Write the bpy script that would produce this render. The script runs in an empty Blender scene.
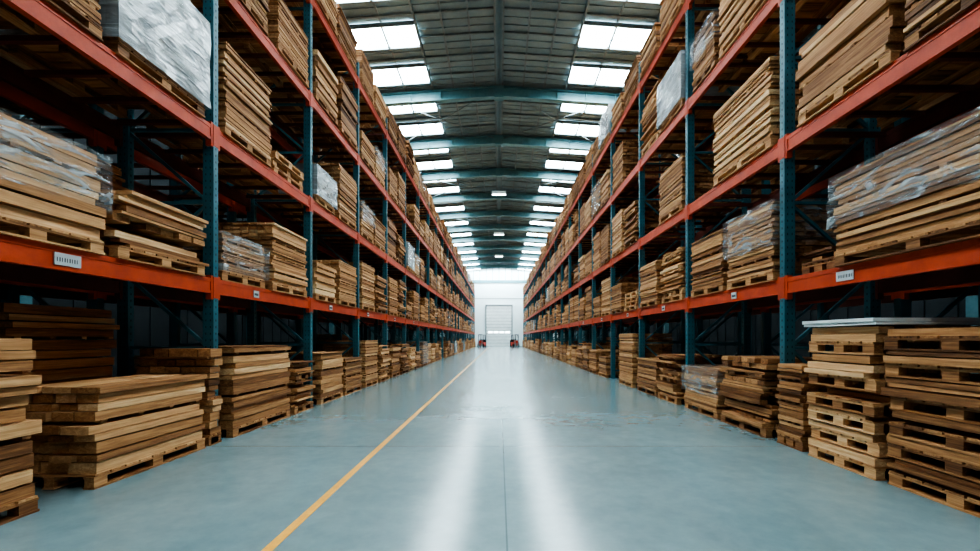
import bpy, math, random
from mathutils import Vector
R = random.Random(7)
scene = bpy.context.scene
COL = scene.collection
CAMH = 1.55
YB = 80.0      # back wall
LEN0 = -6.0

# ------------------------------------------------------------------ materials
def new_mat(name):
    m = bpy.data.materials.new(name); m.use_nodes = True
    nt = m.node_tree
    b = nt.nodes['Principled BSDF']
    return m, nt, b
def N(nt, t, **kw):
    n = nt.nodes.new(t)
    for k, v in kw.items(): setattr(n, k, v)
    return n
def ramp(nt, stops):
    r = N(nt, 'ShaderNodeValToRGB')
    e = r.color_ramp.elements
    while len(e) < len(stops): e.new(0.5)
    for i, (p, c) in enumerate(stops):
        e[i].position = p; e[i].color = (*c, 1)
    return r
def math_n(nt, op, a=None, b=None, c=None):
    n = N(nt, 'ShaderNodeMath', operation=op)
    for i, v in enumerate((a, b, c)):
        if v is None: continue
        if isinstance(v, (int, float)): n.inputs[i].default_value = v
        else: nt.links.new(v, n.inputs[i])
    return n.outputs[0]

def make_wood():
    m, nt, b = new_mat('lumber_wood'); L = nt.links
    at = N(nt, 'ShaderNodeAttribute', attribute_name='bcol')
    sep = N(nt, 'ShaderNodeSeparateColor'); L.new(at.outputs['Color'], sep.inputs[0])
    oi = N(nt, 'ShaderNodeObjectInfo')
    tc = N(nt, 'ShaderNodeTexCoord')
    m1 = N(nt, 'ShaderNodeMapping'); m1.inputs['Scale'].default_value = (12, .9, 20)
    m2 = N(nt, 'ShaderNodeMapping'); m2.inputs['Scale'].default_value = (.9, 12, 20)
    L.new(tc.outputs['Object'], m1.inputs[0]); L.new(tc.outputs['Object'], m2.inputs[0])
    mx = N(nt, 'ShaderNodeMix', data_type='VECTOR')
    vin = [i for i in mx.inputs if i.type == 'VECTOR' and i.name in ('A', 'B')]
    L.new(sep.outputs[2], mx.inputs[0]); L.new(m1.outputs[0], vin[0]); L.new(m2.outputs[0], vin[1])
    off = N(nt, 'ShaderNodeVectorMath', operation='SCALE'); off.inputs['Scale'].default_value = 37
    L.new(at.outputs['Color'], off.inputs[0])
    ad = N(nt, 'ShaderNodeVectorMath', operation='ADD'); L.new(off.outputs[0], ad.inputs[1])
    mx_out = [o for o in mx.outputs if o.type == 'VECTOR'][0]
    L.new(mx_out, ad.inputs[0])
    no = N(nt, 'ShaderNodeTexNoise'); no.inputs['Scale'].default_value = 1.6; no.inputs['Detail'].default_value = 6
    no.inputs['Roughness'].default_value = .65; no.inputs['Distortion'].default_value = .9
    L.new(ad.outputs[0], no.inputs['Vector'])
    t = math_n(nt, 'MULTIPLY', sep.outputs[0], .8)
    t2 = math_n(nt, 'MULTIPLY_ADD', oi.outputs['Random'], .26, t)
    t3 = math_n(nt, 'MULTIPLY_ADD', no.outputs['Fac'], 1.1, t2)
    t4 = math_n(nt, 'SUBTRACT', t3, .60)
    r = ramp(nt, [(0.0, (.085, .032, .012)), (.25, (.235, .10, .038)), (.5, (.43, .212, .088)), (.78, (.62, .36, .175)), (1, (.78, .55, .32))])
    L.new(t4, r.inputs[0]); L.new(r.outputs[0], b.inputs['Base Color'])
    b.inputs['Roughness'].default_value = .62; b.inputs['Specular IOR Level'].default_value = .35
    bu = N(nt, 'ShaderNodeBump'); bu.inputs['Strength'].default_value = .3; bu.inputs['Distance'].default_value = .01
    L.new(no.outputs['Fac'], bu.inputs['Height']); L.new(bu.outputs[0], b.inputs['Normal'])
    return m
WOOD = make_wood()

def make_paint(name, c1, c2, rough=.42, metal=0.0, scale=3.0):
    m, nt, b = new_mat(name); L = nt.links
    tc = N(nt, 'ShaderNodeTexCoord')
    no = N(nt, 'ShaderNodeTexNoise'); no.inputs['Scale'].default_value = scale; no.inputs['Detail'].default_value = 8; no.inputs['Roughness'].default_value = .7
    L.new(tc.outputs['Object'], no.inputs['Vector'])
    r = ramp(nt, [(.35, c1), (.68, c2)]); L.new(no.outputs['Fac'], r.inputs[0]); L.new(r.outputs[0], b.inputs['Base Color'])
    b.inputs['Roughness'].default_value = rough; b.inputs['Metallic'].default_value = metal
    return m
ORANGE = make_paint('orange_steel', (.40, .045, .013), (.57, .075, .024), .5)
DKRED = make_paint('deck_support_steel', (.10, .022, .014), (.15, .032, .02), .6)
TEAL = make_paint('teal_steel', (.028, .11, .14), (.05, .165, .20))
TEALR = make_paint('roof_teal_steel', (.10, .235, .265), (.15, .30, .335))
STEEL = make_paint('grey_steel', (.17, .215, .23), (.26, .31, .325), .5, .2)
DARK = make_paint('dark_slot', (.01, .012, .014), (.015, .018, .02), .8)
LABEL = make_paint('label_white', (.42, .45, .46), (.52, .55, .56), .5)
DECKM = make_paint('roof_deck', (.20, .285, .315), (.28, .365, .395), .7, 0, .8)
WALLM = make_paint('wall_panel', (.018, .025, .03), (.03, .04, .045), .8, 0, .5)
BACKM = make_paint('end_wall_paint', (.72, .81, .82), (.78, .86, .87), .6, 0, .5)
YEL = make_paint('yellow_paint', (.50, .23, .03), (.68, .34, .05), .45, 0, 6)
RED = make_paint('red_paint', (.5, .04, .02), (.6, .06, .03))
BLACK = make_paint('rubber', (.012, .012, .013), (.025, .025, .027), .8)
WHITEB = make_paint('white_board', (.58, .63, .63), (.70, .75, .74), .5, 0, 2)

def make_emit(name, c, s):
    m, nt, b = new_mat(name)
    b.inputs['Base Color'].default_value = (.8, .85, .87, 1)
    b.inputs['Emission Color'].default_value = (*c, 1); b.inputs['Emission Strength'].default_value = s
    return m
SKYL = make_emit('skylight_panel', (.79, .94, 1.0), 36)
DOORW = make_emit('door_window', (.85, .96, 1.0), 5)
LAMP = make_emit('lamp_lens', (.95, .98, 1.0), 12)

def make_film(name, lo, hi, col):
    m, nt, b = new_mat(name); L = nt.links
    out = nt.nodes['Material Output']
    tc = N(nt, 'ShaderNodeTexCoord')
    mp = N(nt, 'ShaderNodeMapping'); mp.inputs['Scale'].default_value = (1.2, 1.2, 6); mp.inputs['Rotation'].default_value = (.15, .12, 0)
    L.new(tc.outputs['Object'], mp.inputs[0])
    no = N(nt, 'ShaderNodeTexNoise'); no.inputs['Scale'].default_value = 1.5; no.inputs['Detail'].default_value = 5; no.inputs['Distortion'].default_value = 1.2
    L.new(mp.outputs[0], no.inputs['Vector'])
    b.inputs['Base Color'].default_value = (*col, 1); b.inputs['Roughness'].default_value = .14
    b.inputs['Coat Weight'].default_value = .5; b.inputs['Coat Roughness'].default_value = .12
    bu = N(nt, 'ShaderNodeBump'); bu.inputs['Strength'].default_value = 1; bu.inputs['Distance'].default_value = .05
    L.new(no.outputs['Fac'], bu.inputs['Height']); L.new(bu.outputs[0], b.inputs['Normal'])
    tr = N(nt, 'ShaderNodeBsdfTransparent')
    mr = N(nt, 'ShaderNodeMapRange'); mr.inputs['From Min'].default_value = .48; mr.inputs['From Max'].default_value = .7
    mr.inputs['To Min'].default_value = lo; mr.inputs['To Max'].default_value = hi
    L.new(no.outputs['Fac'], mr.inputs['Value'])
    mx = N(nt, 'ShaderNodeMixShader'); L.new(mr.outputs[0], mx.inputs[0]); L.new(tr.outputs[0], mx.inputs[1]); L.new(b.outputs[0], mx.inputs[2])
    L.new(mx.outputs[0], out.inputs['Surface'])
    return m
FILM = make_film('clear_stretch_film', .10, .85, (.42, .47, .49))
WFILM = make_film('white_stretch_film', .66, .97, (.36, .41, .43))

def make_floor():
    m, nt, b = new_mat('polished_concrete'); L = nt.links
    tc = N(nt, 'ShaderNodeTexCoord')
    no = N(nt, 'ShaderNodeTexNoise'); no.inputs['Scale'].default_value = .5; no.inputs['Detail'].default_value = 7; no.inputs['Roughness'].default_value = .55
    L.new(tc.outputs['Object'], no.inputs['Vector'])
    n2 = N(nt, 'ShaderNodeTexNoise'); n2.inputs['Scale'].default_value = 5; n2.inputs['Detail'].default_value = 8; n2.inputs['Roughness'].default_value = .7
    L.new(tc.outputs['Object'], n2.inputs['Vector'])
    s = math_n(nt, 'MULTIPLY_ADD', n2.outputs['Fac'], .4, math_n(nt, 'MULTIPLY', no.outputs['Fac'], .6))
    r = ramp(nt, [(.3, (.112, .168, .175)), (.5, (.15, .213, .22)), (.7, (.195, .262, .268))])
    L.new(s, r.inputs[0])
    sx = N(nt, 'ShaderNodeSeparateXYZ'); L.new(tc.outputs['Object'], sx.inputs[0])
    def joint(sock, period, offs, w):
        a = math_n(nt, 'ADD', sock, offs)
        p = math_n(nt, 'PINGPONG', a, period / 2)
        return math_n(nt, 'LESS_THAN', p, w)
    j = math_n(nt, 'MAXIMUM', joint(sx.outputs[0], 8.0, -.06, .007), joint(sx.outputs[1], 6.6, 0.5, .007))
    mx = N(nt, 'ShaderNodeMix', data_type='RGBA'); mx.inputs[7].default_value = (.06, .09, .095, 1)
    L.new(math_n(nt, 'MULTIPLY', j, .6), mx.inputs[0]); L.new(r.outputs[0], mx.inputs[6]); L.new(mx.outputs[2], b.inputs['Base Color'])
    rr = N(nt, 'ShaderNodeMapRange'); rr.inputs['From Min'].default_value = .3; rr.inputs['From Max'].default_value = .7
    rr.inputs['To Min'].default_value = .17; rr.inputs['To Max'].default_value = .25
    L.new(s, rr.inputs['Value']); L.new(rr.outputs[0], b.inputs['Roughness'])
    b.inputs['Specular IOR Level'].default_value = 1.0
    return m
FLOORM = make_floor()

# ------------------------------------------------------------------ mesh builder
class MB:
    def __init__(self): self.v = []; self.f = []; self.c = []; self.m = []; self.mats = []
    def mi(self, mat):
        if mat not in self.mats: self.mats.append(mat)
        return self.mats.index(mat)
    def hexa(self, P, mat, col=(.5, .5, 0)):
        n = len(self.v); self.v += P; k = self.mi(mat)
        for q in ((0, 3, 2, 1), (4, 5, 6, 7), (0, 1, 5, 4), (1, 2, 6, 5), (2, 3, 7, 6), (3, 0, 4, 7)):
            self.f.append(tuple(n + i for i in q)); self.c.append(col); self.m.append(k)
    def box(self, x0, x1, y0, y1, z0, z1, mat, col=(.5, .5, 0), rot=0.0, tilt=0.0):
        P = [(x0, y0, z0), (x1, y0, z0), (x1, y1, z0), (x0, y1, z0), (x0, y0, z1), (x1, y0, z1), (x1, y1, z1), (x0, y1, z1)]
        if rot:
            cx, cy = (x0 + x1) / 2, (y0 + y1) / 2; c, s = math.cos(rot), math.sin(rot)
            P = [(cx + (x - cx) * c - (y - cy) * s, cy + (x - cx) * s + (y - cy) * c, z) for x, y, z in P]
        self.hexa(P, mat, col)
    def bar(self, a, b, t, mat):
        a = Vector(a); b = Vector(b); d = (b - a).normalized()
        u = d.cross(Vector((0, 1, 0)));
        if u.length < .1: u = d.cross(Vector((0, 0, 1)))
        u.normalize(); w = d.cross(u).normalized(); t /= 2
        P = []
        for p in (a, b):
            for su, sw in ((-1, -1), (1, -1), (1, 1), (-1, 1)): P.append(tuple(p + u * su * t + w * sw * t))
        self.hexa(P, mat)
    def cyl(self, c, r, h, axis, mat, n=14):
        k = self.mi(mat); n0 = len(self.v)
        for s in (-.5, .5):
            for i in range(n):
                a = 2 * math.pi * i / n; p = [r * math.cos(a), r * math.sin(a)]
                q = [0, 0, 0]; ax = [i2 for i2 in range(3) if i2 != axis]
                q[ax[0]] = p[0]; q[ax[1]] = p[1]; q[axis] = s * h
                self.v.append((c[0] + q[0], c[1] + q[1], c[2] + q[2]))
        for i in range(n):
            j = (i + 1) % n
            self.f.append((n0 + i, n0 + j, n0 + n + j, n0 + n + i)); self.c.append((.5, .5, 0)); self.m.append(k)
        self.f.append(tuple(n0 + i for i in range(n))); self.c.append((.5, .5, 0)); self.m.append(k)
        self.f.append(tuple(n0 + n + i for i in range(n))); self.c.append((.5, .5, 0)); self.m.append(k)
    def mesh(self, name):
        me = bpy.data.meshes.new(name); me.from_pydata(self.v, [], self.f)
        for mt in self.mats: me.materials.append(mt)
        me.polygons.foreach_set('material_index', self.m)
        at = me.color_attributes.new('bcol', 'FLOAT_COLOR', 'CORNER')
        buf = []
        for f, c in zip(self.f, self.c): buf += [c[0], c[1], c[2], 1.0] * len(f)
        at.data.foreach_set('color', buf)
        me.update(); return me
    def obj(self, name, parent=None, loc=(0, 0, 0)):
        o = bpy.data.objects.new(name, self.mesh(name)); COL.objects.link(o); o.location = loc
        if parent: o.parent = parent
        return o
def inst(mesh, name, loc, rz=0, parent=None):
    o = bpy.data.objects.new(name, mesh); COL.objects.link(o); o.location = loc; o.rotation_euler[2] = rz
    if parent: o.parent = parent
    return o
def empty(name, loc=(0, 0, 0)):
    e = bpy.data.objects.new(name, None); COL.objects.link(e); e.location = loc; e.empty_display_size = .3
    return e

# ------------------------------------------------------------------ stacks (origin: centre of footprint, z=0 bottom)
def bc(rr, base=.5, sp=.35, d=0): return (min(1, max(0, base + rr.uniform(-sp, sp))), rr.random(), d)
def pallet(mb, rr, w, l, z0, base=.45, ox=0, oy=0, rot=0):
    """wooden pallet .15 tall; deck boards run along x"""
    hw, hl = w / 2, l / 2
    for k in (-1, 0, 1):
        cx = k * (hw - .06)
        mb.box(ox + cx - .06, ox + cx + .06, oy - hl, oy + hl, z0, z0 + .02, WOOD, bc(rr, base, .25, 0))
        for j in (-1, 0, 1):
            cy = j * (hl - .08)
            mb.box(ox + cx - .05, ox + cx + .05, oy + cy - .075, oy + cy + .075, z0 + .02, z0 + .105, WOOD, bc(rr, base, .25, 0))
        mb.box(ox + cx - .055, ox + cx + .055, oy - hl, oy + hl, z0 + .105, z0 + .125, WOOD, bc(rr, base, .25, 0))
    n = max(6, int(l / .17)); st = l / n
    for i in range(n):
        y = oy - hl + i * st
        mb.box(ox - hw, ox + hw, y + .01, y + st - .015, z0 + .125, z0 + .147, WOOD, bc(rr, base, .3, 1))
    return z0 + .147
def planks(mb, rr, w, l, z, t, base, d, bw, jit, endj, skip=0.0, dx=0, dy=0):
    span, ln = (w, l) if d == 0 else (l, w)
    n = max(3, int(span / bw)); st = span / n
    for i in range(n):
        if rr.random() < skip: continue
        g = rr.uniform(.004, .016); e1 = rr.uniform(0, endj); e2 = rr.uniform(0, endj)
        a = -span / 2 + i * st + g; b_ = a + st - 2 * g
        if i == 0: a += rr.uniform(-.012, .02)
        if i == n - 1: b_ += rr.uniform(-.02, .012)
        rot = rr.uniform(-jit, jit); c = bc(rr, base, .3, d); tt = t * rr.uniform(.86, 1) - .005
        if d == 0: mb.box(a + dx, b_ + dx, -ln / 2 + e1 + dy, ln / 2 - e2 + dy, z, z + tt, WOOD, c, rot)
        else: mb.box(-ln / 2 + e1 + dx, ln / 2 - e2 + dx, a + dy, b_ + dy, z, z + tt, WOOD, c, rot)
def stack(seed, w, l, h, style='boards', base=.5, film=None, white_top=False):
    rr = random.Random(seed); mb = MB()
    z = 0
    if style in ('pallets', 'mixed'):
        while z + .15 <= h:
            z = pallet(mb, rr, w * rr.uniform(.94, 1), l * rr.uniform(.95, 1.0), z, base + rr.uniform(-.15, .2), rr.uniform(-.04, .04), rr.uniform(-.03, .03))
            k = (rr.randint(1, 3) if style == 'mixed' else (1 if rr.random() < .25 else 0))
            for _ in range(k):
                t = rr.uniform(.045, .10) if style == 'mixed' else rr.uniform(.03, .06)
                if z + t > h: break
                planks(mb, rr, w, l, z, t, base + rr.uniform(-.1, .25), 0, .2, .012, .09, .08, rr.uniform(-.04, .04), rr.uniform(-.04, .04))
                z += t
    else:
        z = pallet(mb, rr, w, l, 0, base - .08)
        sub = 0
        ph = rr.choice((5, 6, 7))
        while z < h - .02:
            if style == 'boards': t = rr.choice((.04, .05, .05, .065))
            elif style == 'beams': t = rr.choice((.08, .10, .13))
            elif style == 'sheets': t = rr.choice((.022, .03, .04))
            else: t = rr.choice((.035, .05, .085))
            t = min(t, max(.02, h - z))
            d = 0; jit = .003; endj = .04; skip = 0
            if style == 'loose':
                dx = rr.uniform(-.07, .07); dy = rr.uniform(-.09, .09); jit = .016; skip = .1; endj = .1
                d = 1 if rr.random() < .25 else 0
            elif style == 'boards': dx = rr.uniform(-.018, .018); dy = rr.uniform(-.025, .025); endj = .03
            elif style == 'beams': dx = rr.uniform(-.03, .03); dy = rr.uniform(-.05, .05); jit = .008; endj = .07
            else: dx = rr.uniform(-.012, .012); dy = rr.uniform(-.015, .015)
            sub += 1
            if sub % ph == 0 and style != 'loose' and z < h - .12:   # stickers
                for k in (-.42, -.14, .14, .42):
                    mb.box(-w / 2 + .02, w / 2 - .02, k * l - .035, k * l + .035, z, z + .03, WOOD, bc(rr, base - .1, .2, 1))
                z += .03
            tone = base + rr.uniform(-.22, .22)
            if style == 'sheets':
                mb.box(-w / 2 + .02 + dx, w / 2 - .02 + dx, -l / 2 + .02 + dy, l / 2 - .02 + dy, z, z + t - .006, WOOD, bc(rr, tone, .15, 0))
            else:
                bw = rr.choice((.14, .18, .22)) if style != 'beams' else rr.choice((.2, .26))
                planks(mb, rr, w, l, z, t, tone, d, bw, jit, endj, skip, dx, dy)
            z += t
    if white_top:
        mb.box(-w / 2 - .02, w / 2 + .02, -l / 2 - .04, l / 2 + .02, z, z + .03, WHITEB)
        mb.box(-w / 2 - .035, w / 2 + .0, -l / 2 - .02, l / 2 + .03, z + .034, z + .075, WHITEB)
        z += .075
    if film:
        mat = WFILM if film == 'white' else FILM
        k = mb.mi(mat); nx, nz = 9, 8
        z0 = .15 if film != 'band' else h * .45
        per = []
        hw, hl = w / 2 + .035, l / 2 + .035
        for i in range(nx): per.append((-hw + 2 * hw * i / nx, -hl))
        for i in range(nx): per.append((hw, -hl + 2 * hl * i / nx))
        for i in range(nx): per.append((hw - 2 * hw * i / nx, hl))
        for i in range(nx): per.append((-hw, hl - 2 * hl * i / nx))
        n0 = len(mb.v); M = len(per)
        for j in range(nz + 1):
            for (x, y) in per:
                s = 1 + rr.uniform(0, .024); mb.v.append((x * s, y * s, z0 + (z + .012 - z0) * j / nz + (rr.uniform(-.03, .03) if film == 'band' and j == 0 else 0)))
        for j in range(nz):
            for i in range(M):
                a = n0 + j * M + i; b_ = n0 + j * M + (i + 1) % M
                mb.f.append((a, b_, b_ + M, a + M)); mb.c.append((.5, .5, 0)); mb.m.append(k)
        mb.f.append(tuple(n0 + nz * M + i for i in range(M))); mb.c.append((.5, .5, 0)); mb.m.append(k)
    return mb

# library of variants
LIB = []
W0 = 1.28
specs = [('boards', 1.25, None), ('boards', 1.5, None), ('boards', .9, None), ('beams', 1.2, None), ('beams', .8, None),
         ('sheets', 1.1, None), ('sheets', 1.45, None), ('loose', 1.3, None), ('loose', .85, None), ('boards', 1.35, 'clear'),
         ('boards', 1.1, 'band'), ('sheets', 1.25, 'white'), ('boards', 1.7, None), ('mixed', 1.2, None), ('pallets', .62, None),
         ('beams', 1.55, None), ('loose', 1.6, None), ('boards', 1.05, None)]
for i, (s, h, f) in enumerate(specs):
    l = R.choice((1.3, 1.38, 1.45))
    b = R.uniform(.38, .64)
    me = stack(100 + i, W0, l, h, s, b, f).mesh('%s_%d' % ('stack', i))
    nm = 'wrapped_lumber_stack' if f else ('pallet_stack' if s == 'pallets' else 'lumber_stack')
    LIB.append((me, nm, h, l))
WEI = [6, 6, 3, 5, 2, 2, 2, 4, 2, 1.6, 2, 1.2, 5, 2, 2, 4, 3, 4]

# ------------------------------------------------------------------ racks
POSTS = [6.47 + 3.3 * k for k in range(-2, 22)]
LEVELS = {-1: [2.45, 4.75, 7.15, 9.5], 1: [2.45, 4.57, 6.97, 9.35]}
TOP = 10.0
XF, DEP = 4.30, 1.45
def rack_row(side, xf, name, detail=True):
    e = empty(name, (side * (xf + DEP / 2), POSTS[0], 0))
    up = MB(); br = MB(); bm = MB(); lab = MB()
    def bx(mb, a, b_, *r, **k):
        x0, x1 = sorted((side * a, side * b_)); mb.box(x0, x1, *r, **k)
    lv = LEVELS[side]
    for i, y in enumerate(POSTS):
        near = detail and y < 20
        for a in (xf, xf + DEP - .16):
            bx(up, a, a + .16, y - .055, y - .043, 0.012, TOP, TEAL)
            bx(up, a, a + .012, y - .043, y + .055, 0.012, TOP, TEAL)
            bx(up, a + .148, a + .16, y - .043, y + .055, 0.012, TOP, TEAL)
            bx(up, a + .012, a + .05, y + .045, y + .055, 0.012, TOP, TEAL)
            bx(up, a + .11, a + .148, y + .045, y + .055, 0.012, TOP, TEAL)
            bx(up, a - .05, a + .21, y - .1, y + .1, 0, .012, TEAL)
            if near:
                z = .3
                while z < TOP - .1:
                    for xx in (a + .04, a + .108):
                        bx(up, xx, xx + .012, y - .0565, y - .055, z, z + .03, DARK)
                    bx(up, a - .0015, a, y - .008, y + .008, z, z + .03, DARK)
                    z += .1
        x0, x1 = side * (xf + .1), side * (xf + DEP - .1)
        z = .3; flip = False
        while z < TOP - .2:
            z2 = min(z + 1.1, TOP - .15)
            br.bar((x0, y, z), (x1, y, z), .045, TEAL)
            br.bar((x0 if flip else x1, y, z), (x1 if flip else x0, y, z2), .045, TEAL)
            flip = not flip; z = z2
            if z2 >= TOP - .16: break
        if i == len(POSTS) - 1: continue
        ya, yb = y + .056, POSTS[i + 1] - .056
        for L_ in lv:
            for a in (xf + .015, xf + DEP - .075):
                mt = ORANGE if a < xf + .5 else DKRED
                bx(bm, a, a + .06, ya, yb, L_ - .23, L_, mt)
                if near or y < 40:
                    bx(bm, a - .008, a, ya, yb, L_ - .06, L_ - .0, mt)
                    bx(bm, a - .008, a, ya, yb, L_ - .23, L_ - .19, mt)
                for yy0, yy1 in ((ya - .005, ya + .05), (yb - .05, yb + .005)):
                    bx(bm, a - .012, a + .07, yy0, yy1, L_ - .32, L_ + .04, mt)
            bx(bm, xf - .006, xf - .0, y - .06, y + .06, L_ - .3, L_ + .02, ORANGE)
            n = 6
            for k in range(n):
                yy = ya + .15 + (yb - ya - .3) * k / (n - 1)
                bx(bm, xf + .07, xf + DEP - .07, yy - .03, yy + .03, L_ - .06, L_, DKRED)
    up.obj('uprights', e, (-e.location.x, -e.location.y, 0)); br.obj('bracing', e, (-e.location.x, -e.location.y, 0)); bm.obj('beams', e, (-e.location.x, -e.location.y, 0))
    if detail:
        for y, L_, w in ((4.25, 2.45, .26), (7.55, 2.45, .16), (10.9, 2.45, .18), (14.0, 2.45, .18), (17.6, 2.45, .2), (21.5, 2.45, .2)):
            if side > 0: y += 1.05 if y < 5 else .25
            bx(lab, xf - .004, xf + .006, y - w / 2, y + w / 2, L_ - .185, L_ - .065, LABEL)
            for q in range(9):
                yy = y - w / 2 + .02 + q * (w - .04) / 9
                bx(lab, xf - .006, xf - .004, yy, yy + .005 + .003 * (q % 2), L_ - .15, L_ - .11, DARK)
        lab.obj('shelf_labels', e, (-e.location.x, -e.location.y, 0))
    return e
rack_row(-1, XF, 'pallet_rack'); rack_row(1, XF, 'pallet_rack')
rack_row(-1, XF + DEP + .3, 'pallet_rack', False); rack_row(1, XF + DEP + .3, 'pallet_rack', False)

# ------------------------------------------------------------------ loads
def place(side, xface, y0, y1, z, h, style, base=.5, film=None, wid=1.25, wt=False, seed=None, rz=0.0):
    l = y1 - y0
    mb = stack(seed if seed is not None else R.randint(0, 99999), wid, l, h, style, base, film, wt)
    nm = 'wrapped_lumber_stack' if film else ('pallet_stack' if style in ('pallets',) else 'lumber_stack')
    return inst(mb.mesh(nm), nm, (side * (xface + wid / 2), (y0 + y1) / 2, z), rz)

# --- floor, left
F = 4.13
place(-1, 4.12, 2.75, 3.82, 0, 1.56, 'beams', .36, seed=1)
place(-1, F, 4.35, 6.0, 0, 1.05, 'beams', .58, seed=2, wid=.95)
place(-1, 5.3, 4.6, 5.95, 0, 1.95, 'beams', .4, seed=3, wid=1.0)
place(-1, F + .02, 6.10, 6.38, 0, 1.38, 'beams', .5, seed=8, wid=1.1)
place(-1, F, 6.62, 8.45, 0, 1.42, 'beams', .5, seed=4, wid=1.15)
place(-1, F, 8.62, 9.5, 0, 1.06, 'loose', .55, seed=5, wid=1.1)
place(-1, F, 9.9, 11.3, 0, 1.2, 'beams', .5, seed=6)
place(-1, F, 11.45, 12.85, 0, 1.0, 'boards', .5, seed=7)
# --- floor, right
place(1, 4.12, 3.2, 4.55, 0, 1.66, 'mixed', .42, seed=11, wid=1.3)
place(1, 4.1, 4.65, 5.68, 0, 1.76, 'mixed', .48, seed=12, wid=1.25, wt=True)
place(1, F, 5.80, 6.34, 0, 1.2, 'boards', .52, seed=18, wid=1.2)
place(1, F, 6.6, 7.95, 0, 1.24, 'loose', .55, seed=13, wid=1.25)
place(1, F, 8.07, 9.5, 0, .95, 'boards', .58, 'band', seed=14, wid=1.2)
place(1, F, 9.9, 11.1, 0, 1.15, 'loose', .55, seed=15)
place(1, F, 11.2, 12.75, 0, .98, 'boards', .5, seed=16)
place(1, F, 13.2, 14.7, 0, 1.7, 'boards', .5, seed=17)
# --- level 1
a = LEVELS[-1][0]; b1 = LEVELS[1][0]
place(-1, 4.27, 3.3, 4.62, a, 1.05, 'beams', .66, 'band', seed=21)
place(-1, 4.27, 4.78, 6.2, a, .82, 'loose', .6, seed=22, wid=1.0)
place(-1, 5.32, 4.78, 6.12, a, 1.5, 'loose', .55, seed=72, wid=.45)
place(-1, 4.30, 6.62, 7.85, a, .75, 'sheets', .5, 'clear', seed=23)
place(-1, 4.27, 8.05, 9.5, a, 1.3, 'boards', .6, seed=24)
place(-1, 4.27, 9.95, 11.2, a, .9, 'beams', .55, seed=25)
place(-1, 4.27, 11.4, 12.8, a, 1.2, 'boards', .55, seed=26)
place(1, 4.24, 3.35, 5.4, b1, 1.12, 'boards', .6, 'band', seed=31)
place(1, 4.40, 5.58, 6.2, b1, .35, 'loose', .5, seed=32, wid=1.0)
place(1, 4.27, 6.65, 8.0, b1, 1.25, 'boards', .6, 'band', seed=33)
place(1, 4.27, 8.15, 9.5, b1, 1.2, 'boards', .55, seed=34)
place(1, 4.27, 9.95, 11.2, b1, 1.25, 'loose', .55, seed=35)
# --- level 2
a = LEVELS[-1][1]; b1 = LEVELS[1][1]
place(-1, 4.27, 3.3, 4.6, a, 1.2, 'sheets', .4, seed=41)
place(-1, 4.27, 4.78, 6.2, a, 1.4, 'boards', .35, 'white', seed=42)
place(-1, 4.27, 6.65, 8.0, a, 1.45, 'boards', .52, seed=43)
place(-1, 4.30, 8.25, 9.5, a, .45, 'pallets', .5, seed=44)
place(-1, 4.27, 9.95, 11.1, a, .85, 'sheets', .6, 'white', seed=45)
place(-1, 4.27, 11.4, 12.8, a, 1.5, 'boards', .55, seed=46)
place(1, 4.27, 3.25, 4.5, b1, 1.3, 'boards', .42, seed=51)
place(1, 4.27, 4.65, 6.1, b1, 1.12, 'beams', .52, seed=52)
place(1, 4.27, 6.7, 8.5, b1, 1.45, 'boards', .55, seed=53)
place(1, 4.27, 9.95, 11.4, b1, 1.3, 'boards', .55, seed=54)
# --- level 3
a = LEVELS[-1][2]; b1 = LEVELS[1][2]
place(-1, 4.27, 6.65, 7.9, a, 1.5, 'boards', .42, seed=61)
place(1, 4.27, 6.7, 8.3, b1, 1.5, 'boards', .52, seed=62)
place(1, 4.27, 8.45, 9.4, b1, 1.1, 'boards', .55, 'band', seed=63)

done = {(-1, 0): 12.95, (-1, 1): 12.9, (-1, 2): 12.9, (-1, 3): 8.0, (1, 0): 14.8, (1, 1): 11.3, (1, 2): 11.5, (1, 3): 9.5}
rows = {s: empty('lumber_stack', (s * 5, 40, 0)) for s in (-1, 1)}
def fill(side, xface, xdepth_row, p, parent_all):
    for lev in range(5):
        z = 0 if lev == 0 else LEVELS[side][lev - 1]
        room = 2.0 if lev == 0 else 1.95
        for i, y in enumerate(POSTS[:-1]):
            cs = [y + .86, y + 2.42]
            for cy in cs:
                if xdepth_row == 0 and cy - .7 < done.get((side, lev), 2.9): continue
                if cy < 2.9: continue
                if R.random() > p: continue
                for _ in range(20):
                    me, nm, h, l = R.choices(LIB, WEI)[0]
                    if h < room - .25 and (lev != 4 or h < 1.5): break
                if lev == 0 and h > 1.45 and R.random() < .5: me, nm, h, l = LIB[2]
                xf = xface + (0 if lev else -.14) + R.uniform(-.03, .03)
                if xdepth_row: xf = xface + .05
                loc = Vector((side * (xf + W0 / 2), cy + R.uniform(-.04, .04), z))
                rz = R.choice((0, math.pi)) + (R.uniform(-.02, .02) if not xdepth_row else 0)
                near = xdepth_row == 0 and cy < 26
                if near: inst(me, nm, loc, rz)
                else:
                    e = parent_all; inst(me, 'stack', loc - e.location, rz, e)
for s in (-1, 1):
    fill(s, 4.27, 0, .95, rows[s])
    e2 = empty('lumber_stack', (s * 6.8, 40, 0))
    fill(s, XF + DEP + .3, 1, .72, e2)

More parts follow.
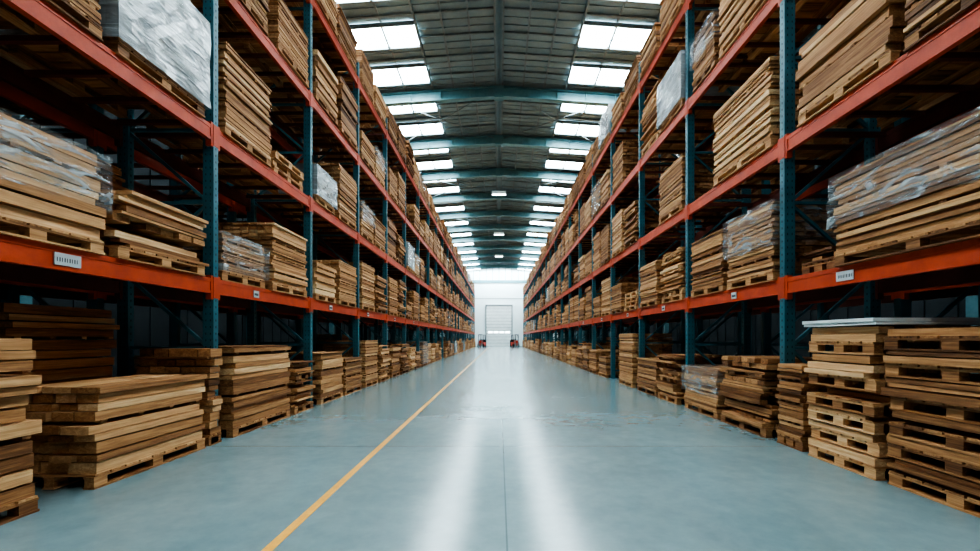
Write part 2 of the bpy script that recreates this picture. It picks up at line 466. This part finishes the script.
# ------------------------------------------------------------------ room shell
HW = 13.0
def zr(x): return 14.75 - .07 * abs(x)
fl = MB(); fl.box(-HW, HW, LEN0, YB, -.2, 0, FLOORM); fl.obj('floor')
w = MB(); w.box(-HW - .2, -HW, LEN0, YB, 0, zr(HW), WALLM)
for i in range(90):
    y = LEN0 + i * .95; w.box(-HW, -HW + .04, y, y + .5, 0, zr(HW) - .1, WALLM)
w.obj('wall_left')
w = MB(); w.box(HW, HW + .2, LEN0, YB, 0, zr(HW), WALLM)
for i in range(90):
    y = LEN0 + i * .95; w.box(HW - .04, HW, y, y + .5, 0, zr(HW) - .1, WALLM)
w.obj('wall_right')
DW, DH = 2.35, 7.6
w = MB()
w.box(-HW, HW, YB, YB + .2, 0, zr(HW), BACKM)
for s in (-1, 1):
    P = [(0, YB, zr(HW)), (s * HW, YB, zr(HW)), (s * HW, YB + .2, zr(HW)), (0, YB + .2, zr(HW)), (0, YB, zr(0)), (s * HW, YB, zr(HW) + .01), (s * HW, YB + .2, zr(HW) + .01), (0, YB + .2, zr(0))]
    w.hexa(P, BACKM)
for z in (8.9,): w.box(-HW, HW, YB - .04, YB, z, z + .08, STEEL)
w.box(-HW, HW, YB - .12, YB, 11.9, 12.4, TEALR)
for i in range(-10, 11): w.box(i * 1.2 - .04, i * 1.2 + .04, YB - .1, YB, 12.4, zr(i * 1.2) - .1, TEALR)
for i in range(-5, 6):
    x = i * 2.4 + (.0)
    if abs(x) < DW + .4: continue
    w.box(x - .06, x + .06, YB - .06, YB, 0, 11.9, BACKM)
w.obj('wall_back')
d = MB()
n = 13; YD = YB - .3
for i in range(n):
    z = i * DH / n
    d.box(-DW, DW, YD + .08, YD + .14, z + .025, z + DH / n - .025, WHITEB)
    d.box(-DW, DW, YD + .11, YD + .13, max(.0, z - .03), z + .03, STEEL)
for k in range(4):
    x = -DW + .35 + k * 1.06
    d.box(x, x + .8, YD + .07, YD + .08, DH / n * 4.2, DH / n * 4.8, DOORW)
d.obj('door_1')
t = MB()
for s in (-1, 1): t.box(min(s * DW, s * (DW + .18)), max(s * DW, s * (DW + .18)), YB - .3, YB - .001, 0, DH + .2, STEEL)
t.box(-DW, DW, YB - .3, YB - .001, DH, DH + .2, STEEL)
t.obj('trim_1')

c = MB()
def slope(mb, x0, x1, y0, y1, o0, o1, mat):
    P = []
    for o in (o0, o1):
        for x, y in ((x0, y0), (x1, y0), (x1, y1), (x0, y1)): P.append((x, y, zr(x) + o))
    mb.hexa(P, mat)
for s in (-1, 1):
    xs = sorted((0, s * (HW + .2))); slope(c, xs[0], xs[1], LEN0, YB + .2, 0, .15, DECKM)
    y = LEN0 + .1
    while y < YB:
        xs = sorted((s * .15, s * HW)); slope(c, xs[0], xs[1], y, y + .12, -.045, 0, DECKM); y += .44
c.obj('ceiling')
p = MB()
for s in (-1, 1):
    for x, dp in ((.18, .2), (1.25, .1), (2.35, .1), (3.42, .2), (4.8, .08), (6.3, .2), (7.6, .16), (9.2, .16), (11, .16)):
        a0, a1 = sorted((s * (x - .04), s * (x + .04))); slope(p, a0, a1, LEN0, YB, -dp, -.045, STEEL)
    y = LEN0 + .4
    while y < YB:
        a0, a1 = sorted((s * .2, s * HW)); slope(p, a0, a1, y - .03, y + .03, -.11, -.046, STEEL); y += 1.325
p.obj('roof_purlins')
fy = [22.0 + 5.3 * k for k in range(0, 11)] + [11.4, 6.1, .8]
for y in fy:
    b = MB()
    for s in (-1, 1):
        a0, a1 = sorted((0, s * (HW - .02)))
        slope(b, a0, a1, y - .16, y + .16, -.27, -.24, TEALR)
        slope(b, a0, a1, y - .16, y + .16, -.78, -.74, TEALR)
        slope(b, a0, a1, y - .02, y + .02, -.74, -.27, TEALR)
        for q in range(1, 9):
            x = s * q * 1.5; slope(b, x - .01, x + .01, y - .14, y + .14, -.74, -.27, TEALR)
        b.box(min(s * (HW - .35), s * (HW - .05)), max(s * (HW - .35), s * (HW - .05)), y - .15, y + .15, 0, zr(HW) - .3, TEALR)
    b.box(-.25, .25, y - .17, y + .17, zr(0) - .86, zr(0) - .26, TEALR)
    b.obj('roof_beam')
rb = MB()
for k in range(0, 10, 2):
    y0, y1 = fy[k], fy[k] + 5.3
    for s in (-1, 1):
        rb.bar((s * .3, y0, zr(.3) - .35), (s * 6.2, y1, zr(6.2) - .35), .035, STEEL)
        rb.bar((s * 6.2, y0, zr(6.2) - .38), (s * .3, y1, zr(.3) - .38), .035, STEEL)
rb.obj('roof_brace_rods')
sk = MB(); fr = MB()
y = 22 + 1.325 - 2.65 * 10
while y < YB - 1:
    for s in (-1, 1):
        for xa, xb in ((3.5, 4.74), (4.86, 6.3)):
            a0, a1 = sorted((s * xa, s * xb))
            slope(sk, a0, a1, y - .64, y + .64, -.10, -.05, SKYL)
        a0, a1 = sorted((s * 3.47, s * 6.3))
        for yy in (-.72, .64): slope(fr, a0, a1, y + yy, y + yy + .08, -.2, -.047, STEEL)
        slope(fr, min(s * 4.76, s * 4.84), max(s * 4.76, s * 4.84), y - .64, y + .64, -.2, -.047, STEEL)
    y += 2.65
for s in (-1, 1):
    a0, a1 = sorted((s * .3, s * 3.3)); slope(sk, a0, a1, 76.2, 79.2, -.10, -.05, SKYL)  # added glowing panels over the aisle end to brighten the back wall
e = empty('skylight_window', (0, 0, 14)); sk.obj('glazing_and_wall_glow', e, (0, 0, -14)); fr.obj('frame', e, (0, 0, -14))

for y, xx in ((33.5, 0), (46.5, 0), (59, 0)):
    m = MB()
    m.box(-.55, .55, -.18, .18, -.12, .12, WHITEB); m.box(-.5, .5, -.14, .14, -.14, -.12, LAMP)
    m.box(-.62, -.55, -.2, .2, -.14, .14, STEEL); m.box(.55, .62, -.2, .2, -.14, .14, STEEL)
    top = zr(0) - 12.95
    for s in (-.45, .45): m.box(s - .012, s + .012, -.012, .012, .12, top, STEEL)
    m.obj('ceiling_light_fixture', None, (xx, y, 12.95))

m = MB(); m.box(-1.73, -1.65, LEN0, YB - 2, 0.0005, .003, YEL); m.obj('floor_marking_line')

def forklift(x, y, rz):
    m = MB()
    m.box(-.5, .5, -.9, .6, .25, .85, RED); m.box(-.5, .5, -1.1, -.7, .3, 1.15, BLACK)
    m.box(-.45, .45, -.72, -.6, .85, 1.3, BLACK); m.box(-.3, .3, -.65, -.15, .85, .98, BLACK)
    m.box(-.4, .4, .3, .55, .85, 1.15, RED)
    m.bar((0, .35, 1.1), (0, .12, 1.35), .05, BLACK); m.cyl((0, .1, 1.37), .17, .03, 2, BLACK)
    for s in (-1, 1):
        m.bar((s * .44, -.75, 1.1), (s * .42, -.6, 2.05), .07, BLACK); m.bar((s * .44, .5, .85), (s * .42, .15, 2.05), .07, BLACK)
        m.box(s * .3 - .05, s * .3 + .05, .72, .82, .1, 2.15, STEEL)
        m.box(s * .25 - .06, s * .25 + .06, .86, 1.95, .08, .13, STEEL); m.box(s * .25 - .06, s * .25 + .06, .86, .9, .08, .6, STEEL)
        m.cyl((s * .45, .42, .28), .28, .2, 0, BLACK); m.cyl((s * .45, -.75, .24), .24, .2, 0, BLACK)
    for i in range(6): m.box(-.44, .44, -.6 + i * .14, -.55 + i * .14, 2.04, 2.09, BLACK)
    for z in (.3, 1.2, 2.1): m.box(-.35, .35, .74, .8, z, z + .08, STEEL)
    m.box(-.45, .45, .82, .86, .3, .4, STEEL); m.box(-.45, .45, .82, .86, .55, .62, STEEL)
    o = m.obj('forklift', None, (x, y, 0)); o.rotation_euler[2] = rz
forklift(-2.9, 71, 2.9); forklift(2.7, 72, -2.8)

# ------------------------------------------------------------------ world, camera
wd = bpy.data.worlds.new('World'); scene.world = wd; wd.use_nodes = True
bg = wd.node_tree.nodes['Background']; bg.inputs[0].default_value = (.7, .87, 1.0, 1); bg.inputs[1].default_value = .2

cam = bpy.data.cameras.new('Camera'); co = bpy.data.objects.new('Camera', cam); COL.objects.link(co)
co.location = (0, 0, CAMH); co.rotation_euler = (math.pi / 2, 0, 0)
cam.sensor_width = 36; cam.lens = 426 / 980 * 36
cam.shift_x = -9 / 980; cam.shift_y = 62.5 / 980
cam.clip_end = 300
scene.camera = co
scene.view_settings.view_transform = 'AgX'
try: scene.view_settings.look = 'AgX - High Contrast'
except Exception as ex: print(ex)
scene.view_settings.exposure = 0.05
